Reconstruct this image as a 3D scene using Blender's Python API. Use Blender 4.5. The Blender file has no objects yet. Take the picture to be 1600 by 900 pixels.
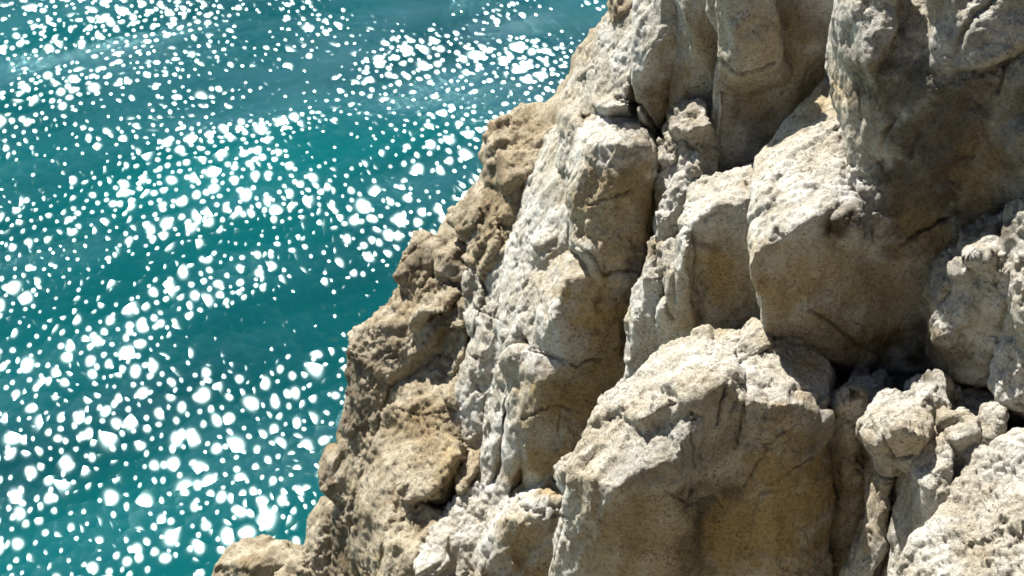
import bpy, bmesh, math
import numpy as np
from mathutils import Vector

# ------------------------------------------------------------------ camera, sky, sun, exposure
scene = bpy.context.scene
R = math.radians
PITCH = 40.0                       # degrees below the horizon
CAM = np.array((0.0, 0.0, 17.0))   # 17 m above the sea
HFOV = 40.0
SUN_ELEV, SUN_AZ = 50.0, -32.0     # azimuth from +Y (view direction), negative = left

cam_data = bpy.data.cameras.new('camera')
cam_data.sensor_width = 36.0
cam_data.lens = 18.0 / math.tan(R(HFOV / 2))
cam_data.clip_end = 9000
cam_data.dof.use_dof = True
cam_data.dof.focus_distance = 13.2
cam_data.dof.aperture_fstop = 1.8
cam = bpy.data.objects.new('camera', cam_data)
scene.collection.objects.link(cam)
cam.location = CAM
cam.rotation_euler = (R(90 - PITCH), 0, 0)
scene.camera = cam

world = bpy.data.worlds.new('World')
scene.world = world
world.use_nodes = True
wn = world.node_tree.nodes
bg = wn['Background']
sky = wn.new('ShaderNodeTexSky')
sky.sky_type = 'NISHITA'
sky.sun_disc = False
sky.sun_elevation = R(SUN_ELEV)
sky.sun_rotation = R(SUN_AZ)
sky.altitude = 0
sky.air_density = 0.7
sky.dust_density = 0.5
sky.ozone_density = 0.6
world.node_tree.links.new(sky.outputs[0], bg.inputs[0])
bg.inputs[1].default_value = 0.05

sun_data = bpy.data.lights.new('sun', 'SUN')
sun_data.energy = 5.0
sun_data.angle = R(0.5)
sun_data.color = (1.0, 0.975, 0.92)
sun = bpy.data.objects.new('sun', sun_data)
scene.collection.objects.link(sun)
Ldir = Vector((math.sin(R(SUN_AZ)) * math.cos(R(SUN_ELEV)), math.cos(R(SUN_AZ)) * math.cos(R(SUN_ELEV)), math.sin(R(SUN_ELEV))))
sun.rotation_euler = (-Ldir).to_track_quat('-Z', 'Y').to_euler()
sun.location = (-10, 30, 40)

scene.view_settings.view_transform = 'Standard'
scene.view_settings.look = 'None'
scene.view_settings.gamma = 1
scene.view_settings.exposure = 1.35
scene.cycles.use_denoising = True
scene.cycles.caustics_reflective = True
scene.cycles.sample_clamp_indirect = 3.0
scene.cycles.caustics_refractive = False
scene.cycles.max_bounces = 6

# ------------------------------------------------------------------ numpy noise
def _hash(ix, iy, iz, seed):
    h = (ix.astype(np.uint32) * np.uint32(374761393) + iy.astype(np.uint32) * np.uint32(668265263)
         + iz.astype(np.uint32) * np.uint32(2147483647 - 58) + np.uint32(seed * 7919 + 13))
    h ^= h >> np.uint32(13); h *= np.uint32(1274126177); h ^= h >> np.uint32(16)
    h *= np.uint32(2246822519); h ^= h >> np.uint32(13)
    return h

def perlin(p, seed=0):
    p = p.astype(np.float32)
    i = np.floor(p); f = p - i; i = i.astype(np.int64)
    u = f * f * f * (f * (f * 6 - 15) + 10)
    out = np.zeros(len(p), np.float32)
    for dx in (0, 1):
        wx = u[:, 0] if dx else 1 - u[:, 0]
        for dy in (0, 1):
            wy = u[:, 1] if dy else 1 - u[:, 1]
            for dz in (0, 1):
                wz = u[:, 2] if dz else 1 - u[:, 2]
                h = _hash(i[:, 0] + dx, i[:, 1] + dy, i[:, 2] + dz, seed)
                gx = (h & np.uint32(1023)).astype(np.float32) / 511.5 - 1
                gy = ((h >> np.uint32(10)) & np.uint32(1023)).astype(np.float32) / 511.5 - 1
                gz = ((h >> np.uint32(20)) & np.uint32(1023)).astype(np.float32) / 511.5 - 1
                out += wx * wy * wz * (gx * (f[:, 0] - dx) + gy * (f[:, 1] - dy) + gz * (f[:, 2] - dz))
    return out * 1.4

def fbm(p, octaves=4, seed=0, gain=0.5, ridged=False):
    s = np.zeros(len(p), np.float32); a = 1.0; t = 0
    for o in range(octaves):
        n = perlin(p * (2.03 ** o) + o * 17.3, seed + o)
        if ridged: n = 1 - 2 * np.abs(n)
        s += a * n; t += a; a *= gain
    return s / t

def worley(p, seed=0):
    """F1, F2 and a random value of the nearest cell"""
    p = p.astype(np.float32)
    i = np.floor(p).astype(np.int64); f = p - i
    f1 = np.full(len(p), 9, np.float32); f2 = f1.copy(); cid = np.zeros(len(p), np.float32)
    for dx in (-1, 0, 1):
        for dy in (-1, 0, 1):
            for dz in (-1, 0, 1):
                h = _hash(i[:, 0] + dx, i[:, 1] + dy, i[:, 2] + dz, seed)
                ox = (h & np.uint32(1023)).astype(np.float32) / 1023
                oy = ((h >> np.uint32(10)) & np.uint32(1023)).astype(np.float32) / 1023
                oz = ((h >> np.uint32(20)) & np.uint32(1023)).astype(np.float32) / 1023
                d = np.sqrt((dx + ox - f[:, 0]) ** 2 + (dy + oy - f[:, 1]) ** 2 + (dz + oz - f[:, 2]) ** 2)
                m = d < f1
                f2 = np.where(m, f1, np.minimum(f2, d))
                cid = np.where(m, (h & np.uint32(4095)).astype(np.float32) / 4095, cid)
                f1 = np.where(m, d, f1)
    return f1, f2, cid

def sstep(a, b, x):
    t = np.clip((x - a) / (b - a), 0, 1)
    return t * t * (3 - 2 * t)

# ------------------------------------------------------------------ survey: where a point of the cliff stands, from its bearing and range
cp, sp = math.cos(R(PITCH)), math.sin(R(PITCH))
FWD = np.array((0, cp, -sp)); UPV = np.array((0, sp, cp)); RGT = np.array((1.0, 0, 0))
FPX = 800 / math.tan(R(HFOV / 2))
def P(x, y, d):
    return CAM + d * (FWD + RGT * ((x - 800) / FPX) + UPV * ((450 - y) / FPX))
def to_px(co):
    q = co - CAM
    d = q @ FWD
    return 800 + FPX * (q @ RGT) / d, 450 - FPX * (q @ UPV) / d, d

# ------------------------------------------------------------------ materials
def nodes_of(name):
    m = bpy.data.materials.new(name); m.use_nodes = True
    nt = m.node_tree; nt.nodes.clear()
    return m, nt
def N(nt, typ, **kw):
    n = nt.nodes.new(typ)
    for k, v in kw.items():
        if k in n.inputs: n.inputs[k].default_value = v
        else: setattr(n, k, v)
    return n
def ramp(nt, stops):
    r = nt.nodes.new('ShaderNodeValToRGB')
    e = r.color_ramp.elements
    while len(e) > 1: e.remove(e[0])
    e[0].position, e[0].color = stops[0][0], (*stops[0][1], 1)
    for p, c in stops[1:]:
        k = e.new(p); k.color = (*c, 1)
    return r
def mix(nt, fac, a, b, mode='MIX'):
    m = nt.nodes.new('ShaderNodeMix'); m.data_type = 'RGBA'; m.blend_type = mode
    for sock, v in ((m.inputs[0], fac), (m.inputs[6], a), (m.inputs[7], b)):
        if isinstance(v, bpy.types.NodeSocket): nt.links.new(v, sock)
        elif isinstance(v, tuple): sock.default_value = (*v, 1)
        else: sock.default_value = v
    return m.outputs[2]

def rock_material(name, pale, mid, ochre):
    m, nt = nodes_of(name)
    L = nt.links.new
    out = N(nt, 'ShaderNodeOutputMaterial'); bs = N(nt, 'ShaderNodeBsdfPrincipled', Roughness=0.95)
    bs.inputs['Specular IOR Level'].default_value = 0.15
    L(bs.outputs[0], out.inputs[0])
    geo = N(nt, 'ShaderNodeNewGeometry')
    pos = geo.outputs['Position']
    n1 = N(nt, 'ShaderNodeTexNoise', Scale=0.75, Detail=5.0, Roughness=0.62); L(pos, n1.inputs['Vector'])
    n2 = N(nt, 'ShaderNodeTexNoise', Scale=3.1, Detail=6.0, Roughness=0.65); L(pos, n2.inputs['Vector'])
    n3 = N(nt, 'ShaderNodeTexNoise', Scale=26.0, Detail=5.0, Roughness=0.7); L(pos, n3.inputs['Vector'])
    n4 = N(nt, 'ShaderNodeTexNoise', Scale=70.0, Detail=4.0, Roughness=0.7); L(pos, n4.inputs['Vector'])
    r1 = ramp(nt, [(0.36, mid), (0.6, pale)]); L(n2.outputs[0], r1.inputs[0])
    r2 = ramp(nt, [(0.47, (0, 0, 0)), (0.68, (1, 1, 1))]); L(n1.outputs[0], r2.inputs[0])
    c = mix(nt, r2.outputs[0], r1.outputs[0], ochre)
    # iron and lichen stains, plus shade and warm bounced light put into colour, per vertex
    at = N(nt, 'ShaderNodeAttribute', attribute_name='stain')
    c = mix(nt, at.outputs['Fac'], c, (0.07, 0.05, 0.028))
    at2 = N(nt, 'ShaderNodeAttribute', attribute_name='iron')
    c = mix(nt, at2.outputs['Fac'], c, (0.40, 0.285, 0.125))  # tone also stands in for warm light bounced onto shaded faces
    st = N(nt, 'ShaderNodeMapping'); st.inputs['Scale'].default_value = (3.0, 3.0, 0.55); st.inputs['Rotation'].default_value = (0, R(-14), 0); L(pos, st.inputs[0])
    n5 = N(nt, 'ShaderNodeTexNoise', Scale=1.0, Detail=4.0, Roughness=0.65); L(st.outputs[0], n5.inputs['Vector'])
    r5 = ramp(nt, [(0.35, (0.66, 0.60, 0.50)), (0.52, (1, 1, 1))]); L(n5.outputs[0], r5.inputs[0])
    c = mix(nt, 0.5, c, r5.outputs[0], 'MULTIPLY')
    wv = N(nt, 'ShaderNodeVectorMath', operation='MULTIPLY_ADD'); L(n2.outputs['Color'], wv.inputs[0]); wv.inputs[1].default_value = (0.5, 0.5, 0.5); L(pos, wv.inputs[2])
    vo = N(nt, 'ShaderNodeTexVoronoi', feature='DISTANCE_TO_EDGE', Scale=1.9); L(wv.outputs[0], vo.inputs['Vector'])
    rv = ramp(nt, [(0.0, (1, 1, 1)), (0.013, (0, 0, 0))]); L(vo.outputs['Distance'], rv.inputs[0])
    n6 = N(nt, 'ShaderNodeTexNoise', Scale=1.3, Detail=2.0); L(wv.outputs[0], n6.inputs['Vector'])
    r6 = ramp(nt, [(0.54, (0, 0, 0)), (0.6, (1, 1, 1))]); L(n6.outputs[0], r6.inputs[0])
    hair = mix(nt, 1.0, rv.outputs[0], r6.outputs[0], 'MULTIPLY')
    vp = N(nt, 'ShaderNodeTexVoronoi', feature='F1', Scale=17.0); L(pos, vp.inputs['Vector'])
    rp = ramp(nt, [(0.10, (1, 1, 1)), (0.22, (0, 0, 0))]); L(vp.outputs['Distance'], rp.inputs[0])
    r7 = ramp(nt, [(0.48, (0, 0, 0)), (0.6, (1, 1, 1))]); L(n2.outputs[0], r7.inputs[0])
    pore = mix(nt, 1.0, rp.outputs[0], r7.outputs[0], 'MULTIPLY')
    hole = mix(nt, 1.0, hair, pore, 'ADD')
    c = mix(nt, hole, c, (0.11, 0.085, 0.055))
    r3 = ramp(nt, [(0.32, (0.55, 0.54, 0.52)), (0.5, (1, 1, 1)), (0.72, (1.15, 1.15, 1.15))]); L(n3.outputs[0], r3.inputs[0])
    c = mix(nt, 1.0, c, r3.outputs[0], 'MULTIPLY')
    r4 = ramp(nt, [(0.34, (0.42, 0.41, 0.38)), (0.47, (0.95, 0.95, 0.95)), (0.68, (1.2, 1.2, 1.2))]); L(n4.outputs[0], r4.inputs[0])
    gr = ramp(nt, [(0.4, (0.3, 0.3, 0.3)), (0.62, (1, 1, 1))]); L(n1.outputs[0], gr.inputs[0])
    c = mix(nt, gr.outputs[0], c, r4.outputs[0], 'MULTIPLY')
    L(c, bs.inputs['Base Color'])
    b1 = N(nt, 'ShaderNodeBump', Strength=0.9, Distance=0.035); L(n3.outputs[0], b1.inputs['Height'])
    b2 = N(nt, 'ShaderNodeBump', Strength=1.0, Distance=0.02); L(n4.outputs[0], b2.inputs['Height']); L(b1.outputs[0], b2.inputs['Normal'])
    L(b2.outputs[0], bs.inputs['Normal'])
    return m

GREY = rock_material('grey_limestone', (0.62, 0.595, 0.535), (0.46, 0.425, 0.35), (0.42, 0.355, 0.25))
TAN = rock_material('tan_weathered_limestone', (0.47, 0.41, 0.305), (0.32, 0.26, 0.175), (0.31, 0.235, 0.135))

BOUNCE_EARTH = rock_material('bounce_earth', (0.28, 0.24, 0.165), (0.18, 0.155, 0.10), (0.21, 0.17, 0.1))  # earth tone tuned to how much light the added ground bounces

def sea_material():
    m, nt = nodes_of('sea_water')
    L = nt.links.new
    out = N(nt, 'ShaderNodeOutputMaterial')
    geo = N(nt, 'ShaderNodeNewGeometry')
    def vm(op, a, b=None, scale=None):
        n = nt.nodes.new('ShaderNodeVectorMath'); n.operation = op
        for k, v in ((0, a), (1, b)):
            if v is None: continue
            if isinstance(v, bpy.types.NodeSocket): L(v, n.inputs[k])
            else: n.inputs[k].default_value = v
        if scale is not None:
            if isinstance(scale, bpy.types.NodeSocket): L(scale, n.inputs['Scale'])
            else: n.inputs['Scale'].default_value = scale
        return n.outputs[0]
    rot = N(nt, 'ShaderNodeMapping'); rot.inputs['Rotation'].default_value = (0, 0, R(-27)); L(geo.outputs['Position'], rot.inputs[0])
    flat = vm('MULTIPLY', rot.outputs[0], (0.92, 0.68, 0.0))
    # long crests tilt whole patches of ripples towards or away from the sun
    crest = vm('MULTIPLY', rot.outputs[0], (0.45, 1.0, 0.0))
    def swell_tilt(vec):
        cr = vm('MULTIPLY', vec, (0.5, 1.45, 0.0))
        t1 = N(nt, 'ShaderNodeTexNoise', Scale=0.62, Detail=2.0); L(cr, t1.inputs['Vector'])
        t2 = N(nt, 'ShaderNodeTexNoise', Scale=0.3, Detail=2.0); L(cr, t2.inputs['Vector'])
        return vm('ADD', vm('SCALE', vm('SUBTRACT', t1.outputs['Color'], (0.5, 0.5, 0.5)), scale=1.4),
                  vm('SCALE', vm('SUBTRACT', t2.outputs['Color'], (0.5, 0.5, 0.5)), scale=1.5))
    tilt = swell_tilt(flat)
    def ripples(scale, amin, amax, jit, seedv):
        wb = N(nt, 'ShaderNodeTexNoise', Scale=scale * 1.3, Detail=0.0); L(flat, wb.inputs['Vector'])
        q = vm('ADD', flat, vm('SCALE', vm('SUBTRACT', wb.outputs['Color'], (0.5, 0.5, 0.5)), scale=0.25 / scale))
        v = N(nt, 'ShaderNodeTexVoronoi', feature='F1', voronoi_dimensions='2D', Scale=scale)
        qq = vm('ADD', q, (seedv, seedv * 0.7, 0)); L(qq, v.inputs['Vector'])
        sep = N(nt, 'ShaderNodeSeparateColor'); L(v.outputs['Color'], sep.inputs[0])
        pw = N(nt, 'ShaderNodeMath', operation='POWER'); L(sep.outputs[2], pw.inputs[0]); pw.inputs[1].default_value = 1.0
        mr = N(nt, 'ShaderNodeMapRange'); L(pw.outputs[0], mr.inputs[0]); mr.inputs[3].default_value = amin; mr.inputs[4].default_value = amax
        sl = vm('SCALE', vm('SUBTRACT', qq, v.outputs['Position']), scale=mr.outputs[0])
        jt = vm('SCALE', vm('SUBTRACT', v.outputs['Color'], (0.5, 0.5, 0.5)), scale=jit)
        cell = vm('SUBTRACT', v.outputs['Position'], (seedv, seedv * 0.7, 0))
        tot = vm('MULTIPLY', vm('ADD', vm('ADD', sl, jt), swell_tilt(cell)), (1, 1, 0))
        back = N(nt, 'ShaderNodeVectorRotate', rotation_type='Z_AXIS'); L(tot, back.inputs[0]); back.inputs['Angle'].default_value = R(27)
        return vm('NORMALIZE', vm('ADD', geo.outputs['Normal'], vm('MULTIPLY', back.outputs[0], (1.25, 1.0, 0.0))))
    body = N(nt, 'ShaderNodeBsdfDiffuse')
    c = N(nt, 'ShaderNodeTexNoise', Scale=0.12, Detail=3.0); L(crest, c.inputs['Vector'])
    rc = ramp(nt, [(0.38, (0.0, 0.030, 0.032)), (0.62, (0.0, 0.068, 0.068))]); L(c.outputs[0], rc.inputs[0])
    L(rc.outputs[0], body.inputs['Color'])
    gs = []
    for args in ((2.6, 0.7, 2.0, 0.2, 0.0), (4.9, 1.45, 4.4, 0.26, 13.7)):
        n = ripples(*args)
        g = N(nt, 'ShaderNodeBsdfGlossy', distribution='BECKMANN', Roughness=0.28, Color=(0.74, 0.97, 1.0, 1.0)); L(n, g.inputs['Normal'])
        gs.append(g)
    half = N(nt, 'ShaderNodeMixShader'); half.inputs[0].default_value = 0.5
    L(gs[0].outputs[0], half.inputs[1]); L(gs[1].outputs[0], half.inputs[2])
    sm = vm('NORMALIZE', vm('ADD', geo.outputs['Normal'], vm('MULTIPLY', tilt, (0.6, 0.6, 0))))
    fr = N(nt, 'ShaderNodeFresnel', IOR=1.8); L(sm, fr.inputs['Normal'])
    mx = N(nt, 'ShaderNodeMixShader'); L(fr.outputs[0], mx.inputs[0]); L(body.outputs[0], mx.inputs[1]); L(half.outputs[0], mx.inputs[2])
    L(mx.outputs[0], out.inputs[0])
    return m
SEA = sea_material()

# ------------------------------------------------------------------ sea: one sheet to the horizon, long swell in the mesh, ripples in the material
def build_sea():
    n = 420
    u = np.linspace(-1, 1, n)
    w = 45 * u + 6000 * np.sign(u) * np.abs(u) ** 9
    X, Y = np.meshgrid(w - 8, w + 30)
    ca, sa = math.cos(R(27)), math.sin(R(27))
    V = -X * sa + Y * ca; U = X * ca + Y * sa
    pts = np.stack([U.ravel() * 0.11, V.ravel() * 0.28, np.zeros(X.size)], 1)
    Z = 0.22 * perlin(pts, 5) + 0.06 * perlin(pts * 2.3, 6)
    co = np.stack([X.ravel(), Y.ravel(), Z], 1)
    idx = np.arange(n * n).reshape(n, n)
    f = np.stack([idx[:-1, :-1].ravel(), idx[:-1, 1:].ravel(), idx[1:, 1:].ravel(), idx[1:, :-1].ravel()], 1)
    me = bpy.data.meshes.new('sea')
    me.from_pydata(co.tolist(), [], f.tolist())
    me.polygons.foreach_set('use_smooth', np.ones(len(me.polygons), bool))
    me.materials.append(SEA)
    o = bpy.data.objects.new('sea', me)
    scene.collection.objects.link(o)
    o['kind'] = 'structure'
    o['label'] = 'teal sea covered in white sun glints below the cliff'
build_sea()

# ------------------------------------------------------------------ stains with some shade put into colour, and cracks of the rock (image bearing, radius) placed on the surface they mark
STAINS_AND_SHADE = [(1480, 230, 150, 150, .85), (545, 620, 30, 90, .6), (515, 740, 25, 50, .55), (650, 410, 30, 30, .6), (585, 560, 40, 40, .5), (770, 265, 25, 30, .55), (735, 320, 20, 25, .5), (700, 415, 20, 20, .5), (680, 535, 30, 25, .45), (1400, 150, 100, 90, .85), (1520, 180, 110, 110, .75), (1430, 310, 110, 120, .85), (1540, 330, 70, 60, .75), (1440, 440, 60, 90, .45), (1450, 210, 120, 110, .6), (1540, 330, 60, 60, .5), (1390, 420, 60, 60, .35), (1340, 60, 30, 60, .35), (1500, 60, 60, 40, .35), (1230, 640, 30, 40, .35), (1410, 225, 60, 55, .85), (1470, 170, 70, 70, .6), (1440, 330, 70, 110, .7), (1320, 345, 24, 32, .95), (1000, 330, 30, 110, .75), (1012, 180, 40, 60, .6),  # dark stains; those on the tower also paint its shade deeper
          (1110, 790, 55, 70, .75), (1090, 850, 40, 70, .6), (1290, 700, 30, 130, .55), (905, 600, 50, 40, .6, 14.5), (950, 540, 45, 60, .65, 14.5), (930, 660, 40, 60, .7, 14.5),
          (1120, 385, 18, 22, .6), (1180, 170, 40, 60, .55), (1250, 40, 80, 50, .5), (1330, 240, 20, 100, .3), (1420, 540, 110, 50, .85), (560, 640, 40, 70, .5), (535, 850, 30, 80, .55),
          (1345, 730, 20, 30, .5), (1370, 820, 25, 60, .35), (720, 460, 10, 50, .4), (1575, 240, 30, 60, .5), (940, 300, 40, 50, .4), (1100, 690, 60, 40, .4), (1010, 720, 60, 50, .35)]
IRON_AND_WARM_SHADE = [(1250, 450, 80, 60, .75), (1130, 440, 60, 80, .75), (1210, 60, 80, 80, .5), (960, 840, 90, 90, .5), (1235, 770, 80, 150, .85), (950, 320, 60, 90, .65),  # rust patches, also painted over shaded faces to warm their shade
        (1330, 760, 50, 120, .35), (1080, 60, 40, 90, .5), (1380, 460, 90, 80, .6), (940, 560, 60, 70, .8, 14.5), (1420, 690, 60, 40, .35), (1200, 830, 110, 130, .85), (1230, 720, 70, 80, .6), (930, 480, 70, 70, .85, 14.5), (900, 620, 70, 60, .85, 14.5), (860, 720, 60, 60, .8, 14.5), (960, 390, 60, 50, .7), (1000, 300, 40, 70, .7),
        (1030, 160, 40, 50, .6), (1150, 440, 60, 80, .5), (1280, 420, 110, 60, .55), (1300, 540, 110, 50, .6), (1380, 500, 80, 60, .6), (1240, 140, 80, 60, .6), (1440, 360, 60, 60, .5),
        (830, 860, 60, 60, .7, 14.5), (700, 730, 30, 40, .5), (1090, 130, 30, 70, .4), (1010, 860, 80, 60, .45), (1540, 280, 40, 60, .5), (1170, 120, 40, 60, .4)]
CRACKS = [([(860, 590), (880, 610), (870, 700), (885, 740)], .008, .03), ([(620, 640), (660, 650), (700, 640)], .012, .05),  # (polyline, half width m, depth m)
    ([(900, 383), (925, 400), (945, 430), (990, 420)], .012, .06), ([(918, 322), (950, 312), (985, 298)], .010, .04), ([(825, 545), (870, 560), (900, 572), (935, 560)], .014, .06),
    ([(815, 655), (840, 642), (870, 634), (905, 645)], .010, .05), ([(1125, 95), (1150, 118), (1180, 112), (1208, 100)], .014, .07), ([(1140, 580), (1128, 625), (1122, 665)], .010, .05),
    ([(1142, 585), (1166, 605), (1158, 660), (1150, 700)], .011, .06), ([(1080, 645), (1082, 690), (1090, 740), (1070, 800)], .010, .05), ([(1040, 770), (1080, 790), (1110, 775), (1130, 795)], .010, .04),
    ([(1410, 385), (1440, 360), (1500, 335)], .014, .07), ([(1265, 485), (1300, 505), (1340, 540), (1390, 560)], .012, .05), ([(742, 600), (758, 620), (752, 660)], .009, .035), ([(735, 557), (755, 560)], .010, .04),
    ([(740, 480), (780, 500)], .01, .04), ([(1560, 145), (1568, 100), (1600, 80)], .012, .05), ([(1200, 300), (1240, 240), (1310, 200)], .02, .05), ([(1190, 700), (1250, 660)], .009, .03),
    ([(1200, 760), (1270, 715)], .010, .04), ([(960, 150), (1000, 165), (1035, 215)], .015, .07), ([(830, 800), (885, 808)], .010, .05), ([(1030, 395), (1035, 470), (1050, 500)], .012, .05),
    ([(1375, 680), (1400, 720), (1425, 712)], .01, .05), ([(650, 790), (690, 770), (720, 720)], .015, .06), ([(1160, 760), (1200, 700)], .009, .03), ([(1100, 345), (1125, 330)], .009, .03)]

# ------------------------------------------------------------------ rock builder
BACK = np.array((0.25, 0.55, -0.8)); BACK = BACK / np.linalg.norm(BACK)
seed_counter = [0]

def hull_into(bm, pts, thick):
    base = [P(*p[:3]) for p in pts]
    allp = base + [q + BACK * thick for q in base]
    vs = [bm.verts.new(tuple(q)) for q in allp]
    r = bmesh.ops.convex_hull(bm, input=vs)
    dead = list({g for g in r['geom_interior'] + r['geom_unused'] if isinstance(g, bmesh.types.BMVert) and g.is_valid})
    if dead: bmesh.ops.delete(bm, geom=dead, context='VERTS')

def raw_mesh(hulls, thick):
    parts = []
    bm = bmesh.new()
    for h in hulls:
        b = bmesh.new(); hull_into(b, h, thick)
        bmesh.ops.recalc_face_normals(b, faces=b.faces)
        tmp = bpy.data.meshes.new('tmp'); b.to_mesh(tmp); b.free()
        bm.from_mesh(tmp); bpy.data.meshes.remove(tmp)
    me = bpy.data.meshes.new('raw'); bm.to_mesh(me); bm.free()
    return me

def remesh(me, voxel, smooth_iter, smooth_fac=0.5):
    o = bpy.data.objects.new('tmp_rock', me)
    scene.collection.objects.link(o)
    md = o.modifiers.new('r', 'REMESH'); md.mode = 'VOXEL'; md.voxel_size = voxel
    if smooth_iter:
        s = o.modifiers.new('s', 'SMOOTH'); s.iterations = smooth_iter; s.factor = smooth_fac
    dg = bpy.context.evaluated_depsgraph_get()
    out = bpy.data.meshes.new_from_object(o.evaluated_get(dg))
    bpy.data.objects.remove(o); bpy.data.meshes.remove(me)
    return out

def vnormals(me):
    n = np.empty(len(me.vertices) * 3, np.float32)
    me.vertex_normals.foreach_get('vector', n)
    return n.reshape(-1, 3)
def coords(me):
    c = np.empty(len(me.vertices) * 3, np.float32)
    me.vertices.foreach_get('co', c)
    return c.reshape(-1, 3)
def set_coords(me, c):
    me.vertices.foreach_set('co', c.astype(np.float32).ravel()); me.update()

def polyline_dist(x, y, line):
    best = np.full(len(x), 1e9)
    for (x0, y0), (x1, y1) in zip(line[:-1], line[1:]):
        dx, dy = x1 - x0, y1 - y0
        t = np.clip(((x - x0) * dx + (y - y0) * dy) / (dx * dx + dy * dy + 1e-9), 0, 1)
        best = np.minimum(best, np.hypot(x - x0 - t * dx, y - y0 - t * dy))
    return best

def worley_facet(p, seed=0):
    """F1, F2 and a tilted-plane height of the nearest cell"""
    p = p.astype(np.float32)
    i = np.floor(p).astype(np.int64); f = p - i
    f1 = np.full(len(p), 9, np.float32); f2 = f1.copy(); hgt = np.zeros(len(p), np.float32)
    for dx in (-1, 0, 1):
        for dy in (-1, 0, 1):
            for dz in (-1, 0, 1):
                h = _hash(i[:, 0] + dx, i[:, 1] + dy, i[:, 2] + dz, seed)
                vx = dx + (h & np.uint32(1023)).astype(np.float32) / 1023 - f[:, 0]
                vy = dy + ((h >> np.uint32(10)) & np.uint32(1023)).astype(np.float32) / 1023 - f[:, 1]
                vz = dz + ((h >> np.uint32(20)) & np.uint32(1023)).astype(np.float32) / 1023 - f[:, 2]
                d = np.sqrt(vx * vx + vy * vy + vz * vz)
                k = _hash(i[:, 0] + dx, i[:, 1] + dy, i[:, 2] + dz, seed + 501)
                gx = (k & np.uint32(1023)).astype(np.float32) / 511.5 - 1
                gy = ((k >> np.uint32(10)) & np.uint32(1023)).astype(np.float32) / 511.5 - 1
                gz = ((k >> np.uint32(20)) & np.uint32(1023)).astype(np.float32) / 511.5 - 1
                hh = gx * vx + gy * vy + gz * vz + 0.5 * gz
                m = d < f1
                f2 = np.where(m, f1, np.minimum(f2, d))
                hgt = np.where(m, hh, hgt)
                f1 = np.where(m, d, f1)
    return f1, f2, hgt

def cull_inner(me):
    bm = bmesh.new(); bm.from_mesh(me)
    bk = Vector(BACK)
    dead = [f for f in bm.faces if f.normal.dot(bk) > 0.38]
    bmesh.ops.delete(bm, geom=dead, context='FACES')
    bm.to_mesh(me); bm.free(); me.update()

def weather(me, rough=1.0, warp=1.0, seed=0):
    c = coords(me)
    # broad bending of the planes
    for sc, amp, sd in ((1.25, 0.13, 1), (0.5, 0.07, 4), (0.2, 0.03, 8)):
        p = c / sc
        c = c + amp * warp * np.stack([fbm(p, 2, sd), fbm(p + 31.7, 2, sd + 40), fbm(p + 77.1, 2, sd + 80)], 1)
    set_coords(me, c)
    nrm = vnormals(me); c = coords(me)
    up = sstep(-0.1, 0.7, nrm[:, 2])
    jig = np.stack([fbm(c / 0.3, 2, 21), fbm(c / 0.3, 2, 22), fbm(c / 0.3, 2, 23)], 1)
    # flutes running down the steep faces
    lean = c.copy(); lean[:, 0] -= 0.28 * c[:, 2]
    d = rough * 0.085 * (1 - 0.45 * up) * fbm(lean / np.array((0.34, 0.34, 2.0)) + 0.3 * jig, 3, 15, ridged=True) * sstep(-0.4, 0.3, fbm(c / 1.1, 2, 19))
    # broken chunks: tilted facets with creases between
    q = lean * np.array((1, 1, 0.42)) + 0.10 * jig
    f1, f2, hg = worley_facet(q / 0.5, 3)
    m = sstep(-0.25, 0.25, fbm(c / 0.9, 2, 33))
    edge = np.exp(-((f2 - f1) / 0.07) ** 2)
    d += rough * (0.5 + 0.5 * up) * m * (0.10 * hg * (1 - edge) - 0.035 * edge)
    f1, f2, hg = worley_facet(q / 0.17 + 5, 7)
    m2 = sstep(-0.1, 0.4, fbm(c / 0.7, 2, 55)) * (0.25 + 0.75 * up)
    d += rough * m2 * (0.04 * hg + 0.008 * (0.55 - f1))
    set_coords(me, c + nrm * d[:, None])
    nrm = vnormals(me); c = coords(me)
    up = sstep(-0.05, 0.6, nrm[:, 2])
    pat = sstep(-0.25, 0.3, fbm(c / 0.65, 3, 95))
    amp = rough * (0.16 + 0.84 * up * (0.22 + 0.88 * pat))
    d = amp * 0.06 * fbm(c / 0.16, 3, 71, 0.6)
    f1, f2, hg = worley_facet(c / 0.085 + 0.25 * jig, 9)
    d += amp * (0.040 * (0.5 - f1) + 0.020 * hg)
    f1, f2, hg = worley_facet(c / 0.045 + 0.25 * jig, 19)
    d += amp * (0.024 * (0.5 - f1) + 0.017 * hg)
    x, y, dep = to_px(c)
    wob = fbm(c / 0.12, 2, 101) * 5
    for line, w, depth in CRACKS:
        dist = polyline_dist(x + wob, y + wob, line)
        pxw = w * FPX / dep
        d -= np.where(dist < 4 * pxw, 1.2 * depth * np.exp(-(dist / (0.95 * pxw)) ** 2), 0)
    set_coords(me, c + nrm * d[:, None])
    for name, spots in (('stain', STAINS_AND_SHADE), ('iron', IRON_AND_WARM_SHADE)):
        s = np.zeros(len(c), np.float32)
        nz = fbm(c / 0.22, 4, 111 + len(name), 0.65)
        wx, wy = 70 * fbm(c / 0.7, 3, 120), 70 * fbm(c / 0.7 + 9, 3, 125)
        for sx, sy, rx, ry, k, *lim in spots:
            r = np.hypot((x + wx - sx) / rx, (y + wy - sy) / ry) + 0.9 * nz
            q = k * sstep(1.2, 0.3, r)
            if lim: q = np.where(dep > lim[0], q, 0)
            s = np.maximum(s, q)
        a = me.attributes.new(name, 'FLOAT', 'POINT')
        a.data.foreach_set('value', s)

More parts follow.
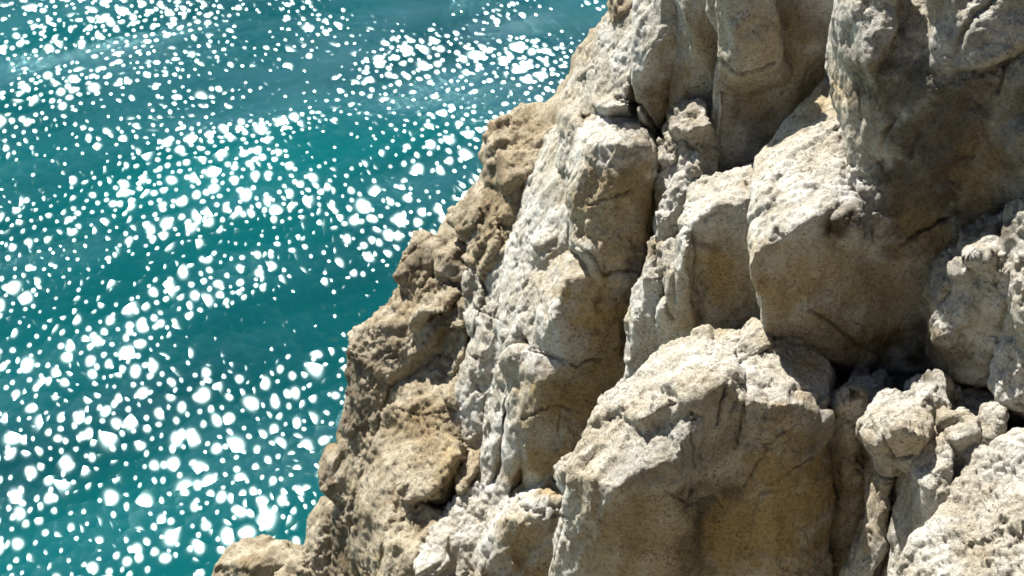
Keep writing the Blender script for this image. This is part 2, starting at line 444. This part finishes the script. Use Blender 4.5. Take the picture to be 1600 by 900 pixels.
TOTAL = [0]
def rock_mesh(name, hulls, mat, thick=1.0, voxel=None, smooth=2, rough=1.0, warp=1.0):
    if voxel is None: voxel = 0.0014 * float(np.mean([p[2] for h in hulls for p in h]))
    me = remesh(raw_mesh(hulls, thick), voxel, smooth)
    if voxel < 0.05: cull_inner(me)
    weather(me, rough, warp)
    me.name = name
    me.polygons.foreach_set('use_smooth', np.ones(len(me.polygons), bool))
    me.materials.clear(); me.materials.append(mat)
    TOTAL[0] += len(me.polygons) * 2
    return me

def link(name, data, parent=None):
    o = bpy.data.objects.new(name, data)
    scene.collection.objects.link(o)
    if parent is not None: o.parent = parent
    return o

def rock(name, label, hulls, mat=GREY, group=None, parts=(), **kw):
    """one mass of rock; parts = (part name, hulls) that are fast to it but read as pieces of their own"""
    if not parts:
        o = link(name, rock_mesh(name, hulls, mat, **kw))
    else:
        o = link(name, None)
        link('rock_body', rock_mesh('rock_body', hulls, mat, **kw), o)
        for pn, ph in parts:
            link(pn, rock_mesh(pn, ph, mat, **kw), o)
    o['label'] = label; o['category'] = 'boulder' if 'boulder' in name else 'rock'
    if group: o['group'] = group
    return o

# ------------------------------------------------------------------ the cliff body behind and under all the rocks
core = [(1010, -50, 16.3), (1330, -60, 14.8), (1750, -80, 13.0), (900, 190, 17.4), (780, 230, 18.4), (660, 420, 19.4), (580, 560, 19.9),
        (540, 760, 20.2), (530, 1000, 20.5), (740, 500, 18.3), (860, 400, 17.0), (1040, 400, 15.6), (1250, 400, 14.4), (1450, 500, 14.2),
        (1750, 400, 12.2), (1750, 1100, 11.6), (1300, 1100, 14.0), (900, 1000, 17.2), (760, 1000, 18.0)]
o = link('cliff', rock_mesh('cliff', [core], TAN, thick=16.0, voxel=0.07, smooth=4))
o['kind'] = 'structure'; o['label'] = 'pale limestone cliff body dropping into the sea behind the rocks'

# ------------------------------------------------------------------ unseen sunlit ground added under and behind the viewpoint to bounce warm light
def build_bounce_ground():
    nx, ny = 230, 170
    xs = np.linspace(-16, 26, nx); ys = np.linspace(-30, 9.5, ny)
    X, Y = np.meshgrid(xs, ys)
    prof_y = [-30, -14, -6, -2.0, 0.7, 1.6, 4.0, 6.5, 9.5]
    prof_z = [24, 22.5, 19.0, 15.6, 15.2, 13.2, 7.5, 2.5, -1.5]
    p3 = np.stack([X.ravel() / 3, Y.ravel() / 3, np.zeros(X.size)], 1)
    Yw = Y + 0.9 * fbm(p3, 4, 201).reshape(X.shape) * sstep(0.0, 2.0, np.abs(Y - 0.2))
    Z = np.interp(Yw, prof_y, prof_z)
    Z += 0.5 * fbm(p3 * 2.2, 4, 210).reshape(X.shape)
    Z -= 20 * sstep(-6, -15, X) + 14 * sstep(18, 26, X)
    co = np.stack([X.ravel(), Y.ravel(), Z.ravel()], 1)
    idx = np.arange(nx * ny).reshape(ny, nx)
    f = np.stack([idx[:-1, :-1].ravel(), idx[:-1, 1:].ravel(), idx[1:, 1:].ravel(), idx[1:, :-1].ravel()], 1)
    me = bpy.data.meshes.new('bounce_ground'); me.from_pydata(co.tolist(), [], f.tolist())
    me.polygons.foreach_set('use_smooth', np.ones(len(me.polygons), bool))
    me.materials.append(BOUNCE_EARTH)
    o = link('bounce_ground', me)
    o['kind'] = 'structure'; o['label'] = 'unseen sunlit ground added below the viewpoint to bounce warm light'
build_bounce_ground()

# ------------------------------------------------------------------ lower middle and right
rock('boulder', 'huge rounded boulder with bright sunlit top and smooth shaded front in the lower middle', [
    # broad front body
    [(935, 640, 12.98), (893, 740, 12.70), (960, 755, 12.15), (1050, 715, 11.95), (1085, 665, 12.00), (1010, 600, 12.65), (1100, 560, 12.85),
     (865, 960, 13.65), (960, 960, 13.25), (1085, 960, 13.15)],
    # top and middle bulge
    [(1035, 540, 13.00), (1110, 513, 13.15), (1165, 510, 13.05), (985, 590, 13.00), (940, 625, 13.05), (1000, 655, 12.25), (1080, 625, 12.00), (1140, 598, 12.00), (1160, 620, 12.05),
     (1150, 960, 13.25), (1075, 960, 13.25), (1080, 760, 12.45), (1150, 740, 12.35)],
    # right bulge, leaning out
    [(1150, 545, 12.75), (1190, 512, 13.05), (1245, 525, 12.85), (1297, 568, 12.65), (1160, 625, 12.00), (1205, 632, 12.00), (1248, 630, 12.10), (1290, 645, 12.25),
     (1283, 760, 12.60), (1200, 760, 12.25), (1130, 960, 13.25), (1230, 960, 13.05), (1300, 960, 13.55)]],
    parts=[('flake', [[(1148, 612, 12.15), (1162, 600, 12.15), (1165, 640, 12.00), (1158, 690, 12.20), (1150, 690, 12.25), (1150, 650, 12.05)]])], thick=1.3, rough=0.75, warp=0.6)
rock('capstone', 'small dark capstone perched on top of the huge boulder', [
    [(1150, 518, 13.10), (1180, 495, 13.05), (1208, 510, 12.75), (1212, 528, 12.60), (1190, 545, 12.60), (1170, 540, 12.75), (1176, 520, 12.70)]], thick=0.35, rough=0.6)
rock('rock_chip', 'dark jagged chip clinging to the lower left edge of the huge boulder', [
    [(876, 735, 13.15), (896, 714, 13.05), (908, 735, 12.75), (905, 765, 12.75), (892, 785, 12.95), (878, 760, 13.00)],
    [(884, 780, 13.15), (898, 770, 13.05), (896, 830, 13.25), (880, 840, 13.45), (870, 900, 13.65), (884, 900, 13.55)]], thick=0.4)

rock('squat_pillar_rock', 'smooth grey shaded pillar wedged close to the right flank of the huge boulder', [
    [(1328, 582, 12.85), (1392, 592, 12.85), (1300, 632, 12.50), (1340, 640, 12.35), (1395, 650, 12.55), (1284, 680, 12.65), (1330, 700, 12.50), (1388, 700, 12.65), (1290, 930, 13.65), (1372, 930, 13.65)]],
    parts=[('ledge', [[(1300, 620, 12.65), (1325, 598, 12.75), (1340, 612, 12.40), (1335, 628, 12.30), (1305, 638, 12.35)]])])

rock('lumpy_outcrop', 'knobbly outcrop of sunlit lumps stepping down beside the corner slope', [
    [(1418, 702, 11.7), (1450, 690, 11.6), (1490, 695, 11.45), (1490, 720, 11.3), (1470, 780, 11.25), (1440, 840, 11.5), (1400, 930, 11.9), (1380, 930, 12.1), (1395, 820, 11.9), (1415, 740, 11.7), (1450, 760, 11.25)],
    [(1480, 700, 11.6), (1540, 700, 11.4), (1530, 740, 11.5), (1490, 800, 11.6), (1450, 870, 11.9), (1430, 850, 12)],
    [(1375, 650, 12.3), (1430, 620, 12.35), (1490, 610, 12.3), (1560, 640, 12.0), (1560, 720, 11.7), (1480, 860, 12.1), (1400, 960, 12.6), (1340, 960, 12.9), (1375, 760, 12.35)]],
    parts=[('lump', [[(1372, 640, 11.9), (1385, 620, 12.0), (1430, 606, 12.0), (1348, 664, 11.9), (1452, 662, 11.55), (1360, 690, 11.55), (1385, 652, 11.5), (1412, 668, 11.3), (1445, 685, 11.35), (1380, 728, 11.7), (1412, 728, 11.6)]]),
           ('lump', [[(1425, 602, 12.1), (1448, 582, 12.2), (1470, 584, 12.1), (1485, 600, 11.9), (1492, 640, 11.75), (1455, 622, 11.7), (1440, 645, 11.7), (1486, 682, 11.85), (1445, 690, 11.85)]]),
           ('lump', [[(1482, 660, 11.6), (1510, 642, 11.7), (1538, 655, 11.5), (1540, 680, 11.35), (1500, 690, 11.25), (1485, 690, 11.4), (1505, 712, 11.45), (1530, 705, 11.5)]]),
           ('lump', [[(1486, 612, 12.3), (1530, 602, 12.3), (1560, 628, 12.1), (1550, 668, 12.0), (1495, 660, 12.0)]]),
           ('fin', [[(1378, 735, 12.2), (1388, 738, 12.0), (1385, 790, 11.95), (1375, 850, 12.1), (1355, 930, 12.4), (1320, 930, 12.7), (1352, 850, 12.4), (1366, 790, 12.2)]]),
           ('fin', [[(1545, 635, 11.6), (1565, 628, 11.6), (1575, 645, 11.4), (1560, 690, 11.4), (1545, 700, 11.5)]])], thick=0.7)

rock('corner_boulder', 'rough pitted sunlit boulder slope filling the bottom right corner', [
    [(1730, 620, 11.00), (1560, 700, 11.3), (1530, 720, 11.25), (1500, 775, 11.1), (1420, 865, 11.1), (1350, 980, 11.2), (1730, 980, 9.50), (1730, 800, 10.15), (1560, 880, 10.35), (1480, 930, 10.6)]], thick=1.5, rough=1.15)

# ------------------------------------------------------------------ upper right
rock('tower_rock', 'tall dark stained tower of rock with rough sun flecked crown at the upper right', [
    [(1322, -60, 11.90), (1730, -80, 10.75), (1308, 40, 12.20), (1320, 120, 12.05), (1370, 110, 11.60), (1450, 140, 11.35), (1540, 130, 11.15), (1730, 110, 10.75),
     (1342, 250, 12.30), (1346, 400, 12.60), (1400, 300, 12.20), (1380, 585, 13.35), (1470, 570, 13.05), (1500, 400, 12.35), (1600, 300, 11.95), (1730, 300, 11.65)],
    [(1320, -60, 11.55), (1410, -60, 11.30), (1312, 30, 11.90), (1318, 95, 11.90), (1360, 100, 11.45), (1400, 70, 11.40)],
    [(1450, -60, 11.10), (1600, -60, 10.85), (1460, 60, 11.35), (1465, 105, 11.30), (1540, 95, 11.00), (1600, 60, 10.90)]], thick=1.6,
    parts=[('bulge', [[(1564, 185, 11.35), (1605, 142, 11.25), (1730, 200, 10.75), (1730, 275, 11.05), (1592, 266, 11.50), (1566, 240, 11.50), (1600, 200, 11.10)]]),
           ('ledge', [[(1480, 370, 12.45), (1530, 325, 12.25), (1585, 300, 11.95), (1590, 320, 11.85), (1520, 370, 12.15), (1480, 395, 12.40)]])])
rock('sloping_rock', 'broad tilted rock with smooth bright slope and shaded front left of the tower', [
    [(1188, 392, 12.15), (1215, 350, 12.10), (1265, 345, 12.00), (1305, 322, 12.05), (1350, 318, 12.25), (1312, 108, 13.70), (1225, 190, 13.60), (1178, 250, 13.40), (1345, 150, 13.70), (1190, 320, 12.80),
     (1180, 415, 12.25), (1203, 512, 12.75), (1260, 540, 12.95), (1350, 580, 13.40), (1350, 420, 12.70)],
    # flank swinging in under the tower
    [(1180, 415, 12.35), (1345, 330, 12.35), (1440, 340, 12.70), (1265, 458, 12.50), (1203, 512, 12.80), (1310, 565, 13.05), (1400, 595, 13.70), (1475, 565, 13.60), (1475, 420, 12.80)]],
    parts=[('nose', [[(1298, 330, 12.20), (1320, 306, 12.25), (1346, 312, 12.10), (1348, 350, 12.05), (1332, 380, 12.30), (1302, 372, 12.25), (1315, 335, 11.95)]]),
           ('ledge', [[(1185, 300, 13.10), (1240, 230, 13.35), (1300, 185, 13.45), (1310, 200, 13.25), (1250, 250, 13.00), (1200, 300, 12.75), (1190, 330, 12.75)]])], rough=0.6, warp=0.6)
rock('leaning_block', 'grey block with bright top leaning on the left side of the broad tilted rock', [
    [(1082, 300, 14.0), (1110, 278, 14.2), (1190, 250, 14.3), (1196, 300, 13.7), (1066, 345, 13.7), (1090, 345, 13.4), (1115, 325, 13.25), (1150, 300, 13.35), (1194, 335, 13.15),
     (1075, 380, 13.65), (1080, 540, 14.3), (1120, 540, 14.1), (1195, 515, 13.9)]], rough=0.75)
rock('rock_fin', 'slim fin with ragged lit edge touching the grey leaning block', [
    [(1052, 372, 13.65), (1074, 352, 13.45), (1080, 390, 13.30), (1082, 550, 14.05), (1050, 560, 14.35), (1060, 450, 13.70)]])
rock('rock_fin', 'middle slim fin of the three above the huge boulder', [
    [(1030, 380, 13.95), (1056, 362, 13.75), (1054, 430, 13.70), (1050, 570, 14.35), (1026, 575, 14.55), (1036, 470, 13.90)]])
rock('rock_fin', 'pale broad fin closest to the ochre column, above the huge boulder', [
    [(1005, 372, 14.35), (1030, 362, 14.15), (1034, 440, 13.95), (1028, 600, 14.65), (980, 605, 14.95), (988, 440, 14.45), (1010, 430, 14.05)]])

rock('smooth_wall_rock', 'smooth shaded rock face with a dark ledge crack behind the broad tilted rock', [
    [(1118, -50, 13.6), (1340, -50, 13.1), (1340, 130, 14.5), (1185, 275, 15.0), (1113, 300, 15.1), (1115, 150, 14.4), (1250, 220, 14.9)]],
    parts=[('overhang', [[(1117, -50, 13.25), (1215, -50, 13.0), (1215, 60, 13.35), (1207, 103, 13.6), (1150, 116, 13.65), (1120, 112, 13.85), (1145, 60, 13.35), (1124, 60, 13.75)]]),
           ('flake', [[(1113, 140, 14.6), (1124, 128, 14.5), (1128, 160, 14.3), (1122, 230, 14.6), (1116, 290, 14.9), (1112, 200, 14.8)]])], rough=0.55)
rock('shaded_buttress', 'narrow shaded buttress at the top edge, between hanging block and smooth face', [
    [(1062, -50, 14.0), (1122, -50, 13.8), (1118, 160, 14.8), (1065, 165, 14.9), (1090, 60, 14.15), (1050, 200, 15.2)]], rough=0.65)
rock('lumpy_spire', 'lumpy sunlit spire rising out of the cleft under the narrow buttress', [
    [(1060, 172, 14.90), (1112, 162, 14.80), (1112, 285, 14.40), (1070, 345, 14.30), (1025, 365, 14.50), (1030, 250, 14.90), (1078, 230, 14.35)]],
    parts=[('lump', [[(1056, 175, 14.70), (1075, 158, 14.80), (1098, 162, 14.60), (1108, 200, 14.25), (1080, 215, 14.20), (1060, 205, 14.40)]]),
           ('lump', [[(1036, 215, 14.80), (1058, 195, 14.80), (1066, 230, 14.45), (1050, 255, 14.45), (1034, 250, 14.65)]]),
           ('fin', [[(1078, 235, 14.45), (1092, 225, 14.35), (1085, 270, 14.10), (1050, 345, 14.15), (1028, 352, 14.35), (1050, 290, 14.35)]])], rough=1.2, thick=0.9)

# ------------------------------------------------------------------ upper middle
rock('peak_rock', 'pale sloping shoulder in full sun at the top of the skyline', [
    [(962, 10, 15.7), (1005, 0, 15.1), (1000, 60, 15.0), (990, 140, 15.05), (985, 165, 15.1), (940, 55, 16.0), (905, 115, 16.3), (880, 150, 16.4), (872, 172, 16.3), (920, 175, 15.6)],
    [(872, 165, 16.3), (905, 150, 15.9), (905, 200, 15.5), (892, 270, 15.6), (876, 260, 16.0)]],
    parts=[('lump', [[(928, 130, 15.7), (960, 115, 15.6), (990, 120, 15.2), (988, 160, 15.0), (955, 165, 15.1), (932, 158, 15.4)]])], rough=0.75, warp=0.7)
rock('hanging_block', 'dark hanging block with pointed foot beside the pale sunlit shoulder', [
    [(985, -50, 14.75), (1062, -50, 14.2), (1066, 40, 14.4), (1062, 110, 14.8), (1040, 195, 15.2), (1030, 200, 15.2), (1000, 165, 14.95), (992, 115, 14.75), (1010, 85, 14.5), (995, 20, 14.85)]], rough=0.65)
rock('rock_chip', 'tiny dark overhanging chip on the skyline at the top edge', [
    [(955, 0, 15.6), (985, -20, 15.3), (990, 8, 15.2), (970, 14, 15.3), (962, 36, 15.5), (956, 14, 15.6)]], mat=TAN, thick=0.4)
rock('square_column_rock', 'squarish column with rough sunlit cap and dark right side', [
    [(902, 200, 15.5), (930, 170, 15.6), (965, 158, 15.6), (1000, 168, 15.4), (1026, 215, 15.1), (885, 245, 15.3), (912, 232, 14.8), (960, 226, 14.5), (1005, 226, 14.5), (1026, 250, 14.8),
     (890, 385, 15.35), (930, 395, 14.95), (1000, 395, 14.95), (1018, 370, 15.3)],
    [(890, 370, 15.2), (905, 390, 15.0), (935, 436, 15.15), (960, 436, 15.12), (1000, 424, 15.2), (1012, 380, 15.1), (960, 350, 14.85)]],
    parts=[('lump', [[(905, 195, 15.6), (925, 172, 15.7), (955, 165, 15.5), (965, 190, 15.1), (940, 212, 14.9), (912, 222, 15.1)]]),
           ('lump', [[(965, 195, 15.2), (985, 170, 15.4), (1005, 185, 15.1), (1010, 215, 14.75), (975, 225, 14.65)]])], rough=0.8)
rock('ochre_block', 'ochre block with bright rough left shoulder just under the squarish column', [
    [(858, 405, 16.0), (888, 392, 15.6), (830, 440, 16.1), (808, 480, 16.2), (808, 512, 16.1), (884, 440, 15.15), (960, 420, 15.2), (1000, 410, 15.25), (1006, 500, 15.45), (990, 585, 15.7), (900, 575, 15.5), (830, 548, 15.85), (868, 500, 15.25), (890, 400, 15.3)]], rough=0.75)
rock('ochre_block', 'lower ochre block with dark cracks, partly hidden by the huge boulder', [
    [(785, 560, 16.3), (820, 540, 16.0), (838, 548, 15.7), (900, 566, 15.5), (995, 570, 15.6), (950, 660, 15.9), (890, 780, 16.4), (815, 780, 16.6), (845, 600, 15.65)]],
    parts=[('fin', [[(806, 590, 16.4), (822, 575, 16.2), (826, 640, 16.05), (815, 700, 16.3), (785, 770, 16.7), (765, 775, 16.9), (790, 690, 16.5)]]),
           ('fin', [[(778, 560, 16.7), (792, 545, 16.5), (796, 600, 16.35), (785, 680, 16.6), (755, 760, 17.0), (742, 755, 17.2), (764, 660, 16.8)]])], rough=0.75)
rock('bright_flank', 'pale steep flank in full sun between skyline block and squarish column', [
    [(850, 215, 16.9), (874, 190, 16.6), (886, 260, 15.9), (888, 385, 15.8), (850, 412, 16.0), (822, 400, 16.4), (785, 400, 16.9), (800, 350, 17.0), (822, 290, 17.0)],
    [(785, 400, 16.9), (830, 395, 16.35), (858, 410, 16.1), (815, 480, 16.25), (805, 500, 16.5), (782, 470, 16.75)]],
    parts=[('lump', [[(828, 360, 16.6), (850, 335, 16.6), (872, 330, 16.1), (868, 365, 15.85), (845, 385, 15.95), (830, 380, 16.2)]]),
           ('fin', [[(878, 250, 16.1), (892, 240, 15.8), (895, 300, 15.6), (886, 380, 15.7), (872, 385, 15.95), (880, 310, 15.9)]])], rough=0.7, warp=0.7)

# ------------------------------------------------------------------ left part of the cliff
rock('rock_fin', 'slim lit fin beside the rough shoulder of the upper ochre block', [
    [(782, 470, 16.8), (806, 470, 16.4), (815, 500, 16.2), (812, 550, 16.35), (775, 650, 16.8), (750, 715, 17.1), (768, 540, 16.95)]])
rock('cracked_column_rock', 'upright grey column with curved cracks and ragged lit edges left of the ochre blocks', [
    [(738, 500, 17.4), (765, 480, 17.1), (782, 500, 16.85), (770, 640, 17.05), (755, 715, 17.4), (722, 700, 17.7), (718, 600, 17.6), (745, 560, 17.05)],
    [(748, 420, 17.4), (780, 378, 17.2), (784, 440, 16.85), (775, 500, 16.9), (735, 510, 17.3)]],
    parts=[('fin', [[(716, 430, 17.6), (735, 418, 17.4), (742, 450, 17.2), (735, 520, 17.3), (728, 520, 17.45), (717, 490, 17.5)]])])
rock('tan_shoulder', 'tan shoulder under the flat topped skyline block', [
    [(760, 288, 17.6), (842, 248, 17.4), (830, 300, 17.0), (782, 405, 17.0), (750, 425, 17.2), (716, 400, 17.7), (740, 320, 17.8)]], mat=TAN,
    parts=[('facet', [[(748, 350, 17.4), (775, 330, 17.2), (770, 390, 16.95), (748, 430, 17.2), (738, 425, 17.35)]])])
rock('skyline_block', 'weathered tan block with flattish top standing out against the water', [
    [(768, 205, 18.0), (800, 178, 18.2), (800, 200, 17.6), (835, 200, 17.4), (868, 190, 17.4), (872, 215, 17.1), (835, 255, 17.0), (790, 292, 17.1), (762, 290, 17.6), (756, 240, 17.8), (775, 240, 17.3)],
    [(792, 190, 18.1), (805, 168, 18.2), (830, 163, 18.2), (868, 166, 17.8), (870, 180, 17.5), (830, 195, 17.5), (798, 205, 17.8)]], mat=TAN, thick=0.9, rough=1.25, warp=1.4)
rock('skyline_lump', 'small lump with dark tip halfway up the skyline', [
    [(706, 325, 18.2), (714, 312, 18.3), (745, 285, 18.3), (768, 292, 17.7), (752, 332, 17.4), (720, 360, 17.7), (703, 340, 18.1)]], mat=TAN, thick=0.8, rough=1.2, warp=1.4)
rock('skyline_lump', 'jutting brown lump with flat lit top over the water', [
    [(641, 375, 18.8), (648, 362, 18.9), (668, 361, 18.8), (694, 368, 18.6), (698, 380, 18.3), (680, 400, 18.2), (650, 435, 18.4), (622, 435, 18.7), (655, 392, 18.4)]], mat=TAN, thick=0.8, rough=1.2, warp=1.4)
rock('skyline_lump', 'round brown lump nestled behind the jutting lump', [
    [(678, 395, 18.3), (700, 372, 18.3), (720, 385, 18.0), (721, 425, 17.8), (698, 440, 17.8), (675, 425, 18.0), (695, 400, 17.85)]], mat=TAN, thick=0.8, rough=1.2, warp=1.4)
rock('brown_outcrop', 'brown broken outcrop below the skyline lumps along the water edge', [
    [(556, 530, 19.1), (575, 505, 19.2), (600, 480, 19.1), (625, 432, 19.0), (660, 440, 18.3), (716, 430, 17.9), (721, 500, 17.7), (650, 555, 18.1), (605, 600, 18.4), (560, 560, 18.9)]], mat=TAN, rough=1.25, warp=1.5,
    parts=[('lump', [[(636, 488, 18.2), (655, 462, 18.3), (685, 448, 18.0), (702, 458, 17.75), (690, 485, 17.65), (655, 500, 17.8), (640, 505, 18.0)]]),
           ('lump', [[(680, 505, 18.0), (705, 470, 17.9), (722, 475, 17.6), (720, 500, 17.5), (690, 515, 17.7)]]),
           ('lump', [[(560, 530, 19.1), (575, 512, 19.1), (600, 510, 18.7), (605, 535, 18.5), (580, 550, 18.7)]]),
           ('lump', [[(600, 490, 18.9), (622, 465, 18.9), (640, 470, 18.5), (635, 500, 18.3), (605, 510, 18.5)]])])
rock('shadowed_recess_rock', 'flat shaded facet under the brown outcrop, above the rough bright slope', [
    [(640, 530, 18.5), (715, 495, 17.95), (722, 520, 17.85), (700, 560, 18.15), (655, 575, 18.4), (640, 560, 18.5)]], mat=TAN, rough=0.5)
rock('dark_flank', 'dark brown flank falling to the water at the left edge of the cliff', [
    [(556, 540, 19.0), (600, 560, 18.5), (607, 590, 18.5), (592, 650, 18.6), (580, 700, 18.7), (562, 760, 18.9), (560, 850, 19.2), (545, 980, 19.7), (520, 980, 19.9), (515, 760, 19.5), (530, 650, 19.3), (547, 580, 19.2)]], mat=TAN,
    parts=[('lump', [[(500, 715, 19.6), (512, 695, 19.7), (535, 690, 19.4), (545, 715, 19.1), (540, 770, 19.2), (520, 790, 19.4), (504, 760, 19.5)]]),
           ('lump', [[(523, 670, 19.5), (533, 650, 19.5), (548, 660, 19.2), (545, 700, 19.15), (525, 700, 19.4)]]),
           ('fin', [[(545, 770, 19.0), (560, 755, 18.9), (570, 790, 18.8), (560, 880, 19.1), (545, 870, 19.3)]])])
rock('bright_slope_rock', 'rough sunlit slope of crusted lumps right of the dark flank', [
    [(625, 590, 18.6), (645, 560, 18.6), (690, 560, 18.2), (724, 590, 17.8), (722, 695, 17.5), (660, 720, 17.5), (640, 790, 17.5), (600, 820, 17.7), (575, 980, 18.3), (558, 840, 18.5), (556, 780, 18.5), (585, 690, 18.6), (600, 640, 18.6)]], mat=TAN, rough=1.0,
    parts=[('lump', [[(612, 740, 17.6), (640, 690, 17.8), (690, 675, 17.5), (720, 690, 17.25), (715, 712, 17.15), (675, 768, 17.15), (635, 785, 17.3), (615, 780, 17.4)]]),
           ('lump', [[(686, 605, 18.0), (700, 585, 18.0), (722, 580, 17.7), (722, 640, 17.5), (700, 625, 17.55)]]),
           ('lump', [[(696, 570, 18.1), (702, 520, 18.0), (722, 510, 17.7), (723, 560, 17.6), (705, 580, 17.8)]]),
           ('lump', [[(712, 730, 17.4), (725, 700, 17.5), (745, 705, 17.2), (740, 735, 17.05), (715, 765, 17.1)]])])
rock('low_lump', 'rounded crusted lump at the bottom edge under the rough sunlit slope', [
    [(592, 850, 17.6), (596, 818, 17.7), (625, 795, 17.7), (650, 784, 17.6), (692, 798, 17.3), (680, 840, 17.1), (650, 870, 17.05), (640, 960, 17.3), (588, 960, 17.6), (615, 845, 17.2)]], mat=TAN, rough=1.2)
rock('pale_apron', 'pale tumbled apron of rock spreading down from the foot of the fins', [
    [(690, 800, 17.3), (720, 770, 17.3), (752, 735, 17.2), (785, 765, 16.8), (790, 830, 16.6), (735, 960, 16.7), (640, 960, 17.2), (655, 860, 17.1)]],
    parts=[('lump', [[(648, 870, 17.1), (672, 835, 17.2), (705, 830, 16.95), (700, 870, 16.75), (660, 900, 16.85)]]),
           ('fin', [[(735, 870, 16.8), (760, 780, 17.0), (785, 755, 16.8), (785, 800, 16.5), (760, 860, 16.5), (740, 900, 16.6)]])])
rock('low_block', 'block with lit cracked top at the bottom edge, left of the huge boulder', [
    [(800, 765, 16.8), (845, 742, 16.8), (884, 744, 16.5), (758, 840, 16.5), (785, 810, 16.1), (830, 800, 15.85), (885, 800, 15.85), (735, 980, 17.1), (800, 980, 16.6), (875, 980, 16.5)]],
    parts=[('ledge', [[(805, 770, 16.7), (835, 748, 16.7), (880, 748, 16.3), (886, 778, 15.9), (840, 785, 15.9), (812, 785, 16.1)]])])
rock('shore_rock', 'low broken tan rock at the waterline in the lower left', [
    [(340, 878, 20.6), (352, 856, 20.8), (385, 842, 20.8), (412, 836, 20.8), (440, 850, 20.5), (478, 880, 20.3), (480, 960, 20.5), (340, 960, 20.8), (400, 880, 20.15)]], mat=TAN, rough=1.05, thick=2.0,
    parts=[('lump', [[(430, 890, 20.2), (450, 872, 20.3), (474, 876, 20.1), (482, 900, 20.0), (450, 930, 20.1), (430, 920, 20.1)]])])
rock('shore_rock', 'upright pale rock standing close against the dark flank by the water', [
    [(472, 850, 20.3), (482, 815, 20.3), (500, 790, 20.3), (518, 796, 20.0), (528, 900, 19.9), (532, 980, 20.0), (474, 980, 20.3), (498, 850, 19.9)]], mat=TAN, rough=1.05, thick=2.0)

# ------------------------------------------------------------------ right edge
rock('crusted_column_rock', 'crusted lit column under the tower, with pointed foot over the dark hollow', [
    [(1472, 410, 12.05), (1500, 385, 11.95), (1530, 355, 11.85), (1580, 345, 11.55), (1462, 480, 12.05), (1500, 440, 11.55), (1550, 400, 11.25), (1585, 440, 11.15), (1468, 520, 11.95), (1490, 585, 12.15), (1530, 604, 12.05), (1556, 580, 11.85), (1540, 480, 11.40)]], rough=1.3,
    parts=[('lump', [[(1466, 430, 12.00), (1480, 405, 12.00), (1495, 410, 11.75), (1492, 440, 11.65), (1470, 460, 11.80)]]),
           ('lump', [[(1505, 395, 11.75), (1530, 365, 11.75), (1555, 375, 11.45), (1550, 410, 11.20), (1515, 415, 11.35)]])])
rock('edge_column_rock', 'pale rounded column cut off by the right picture edge', [
    [(1588, 330, 11.5), (1730, 230, 10.90), (1575, 470, 11.5), (1555, 590, 11.8), (1550, 612, 11.8), (1590, 640, 11.5), (1730, 660, 11.00), (1600, 480, 11.0), (1730, 400, 10.40), (1600, 380, 11.1)]], rough=1.2,
    parts=[('fin', [[(1572, 380, 11.7), (1585, 340, 11.7), (1592, 370, 11.5), (1585, 420, 11.5), (1574, 420, 11.6)]])])
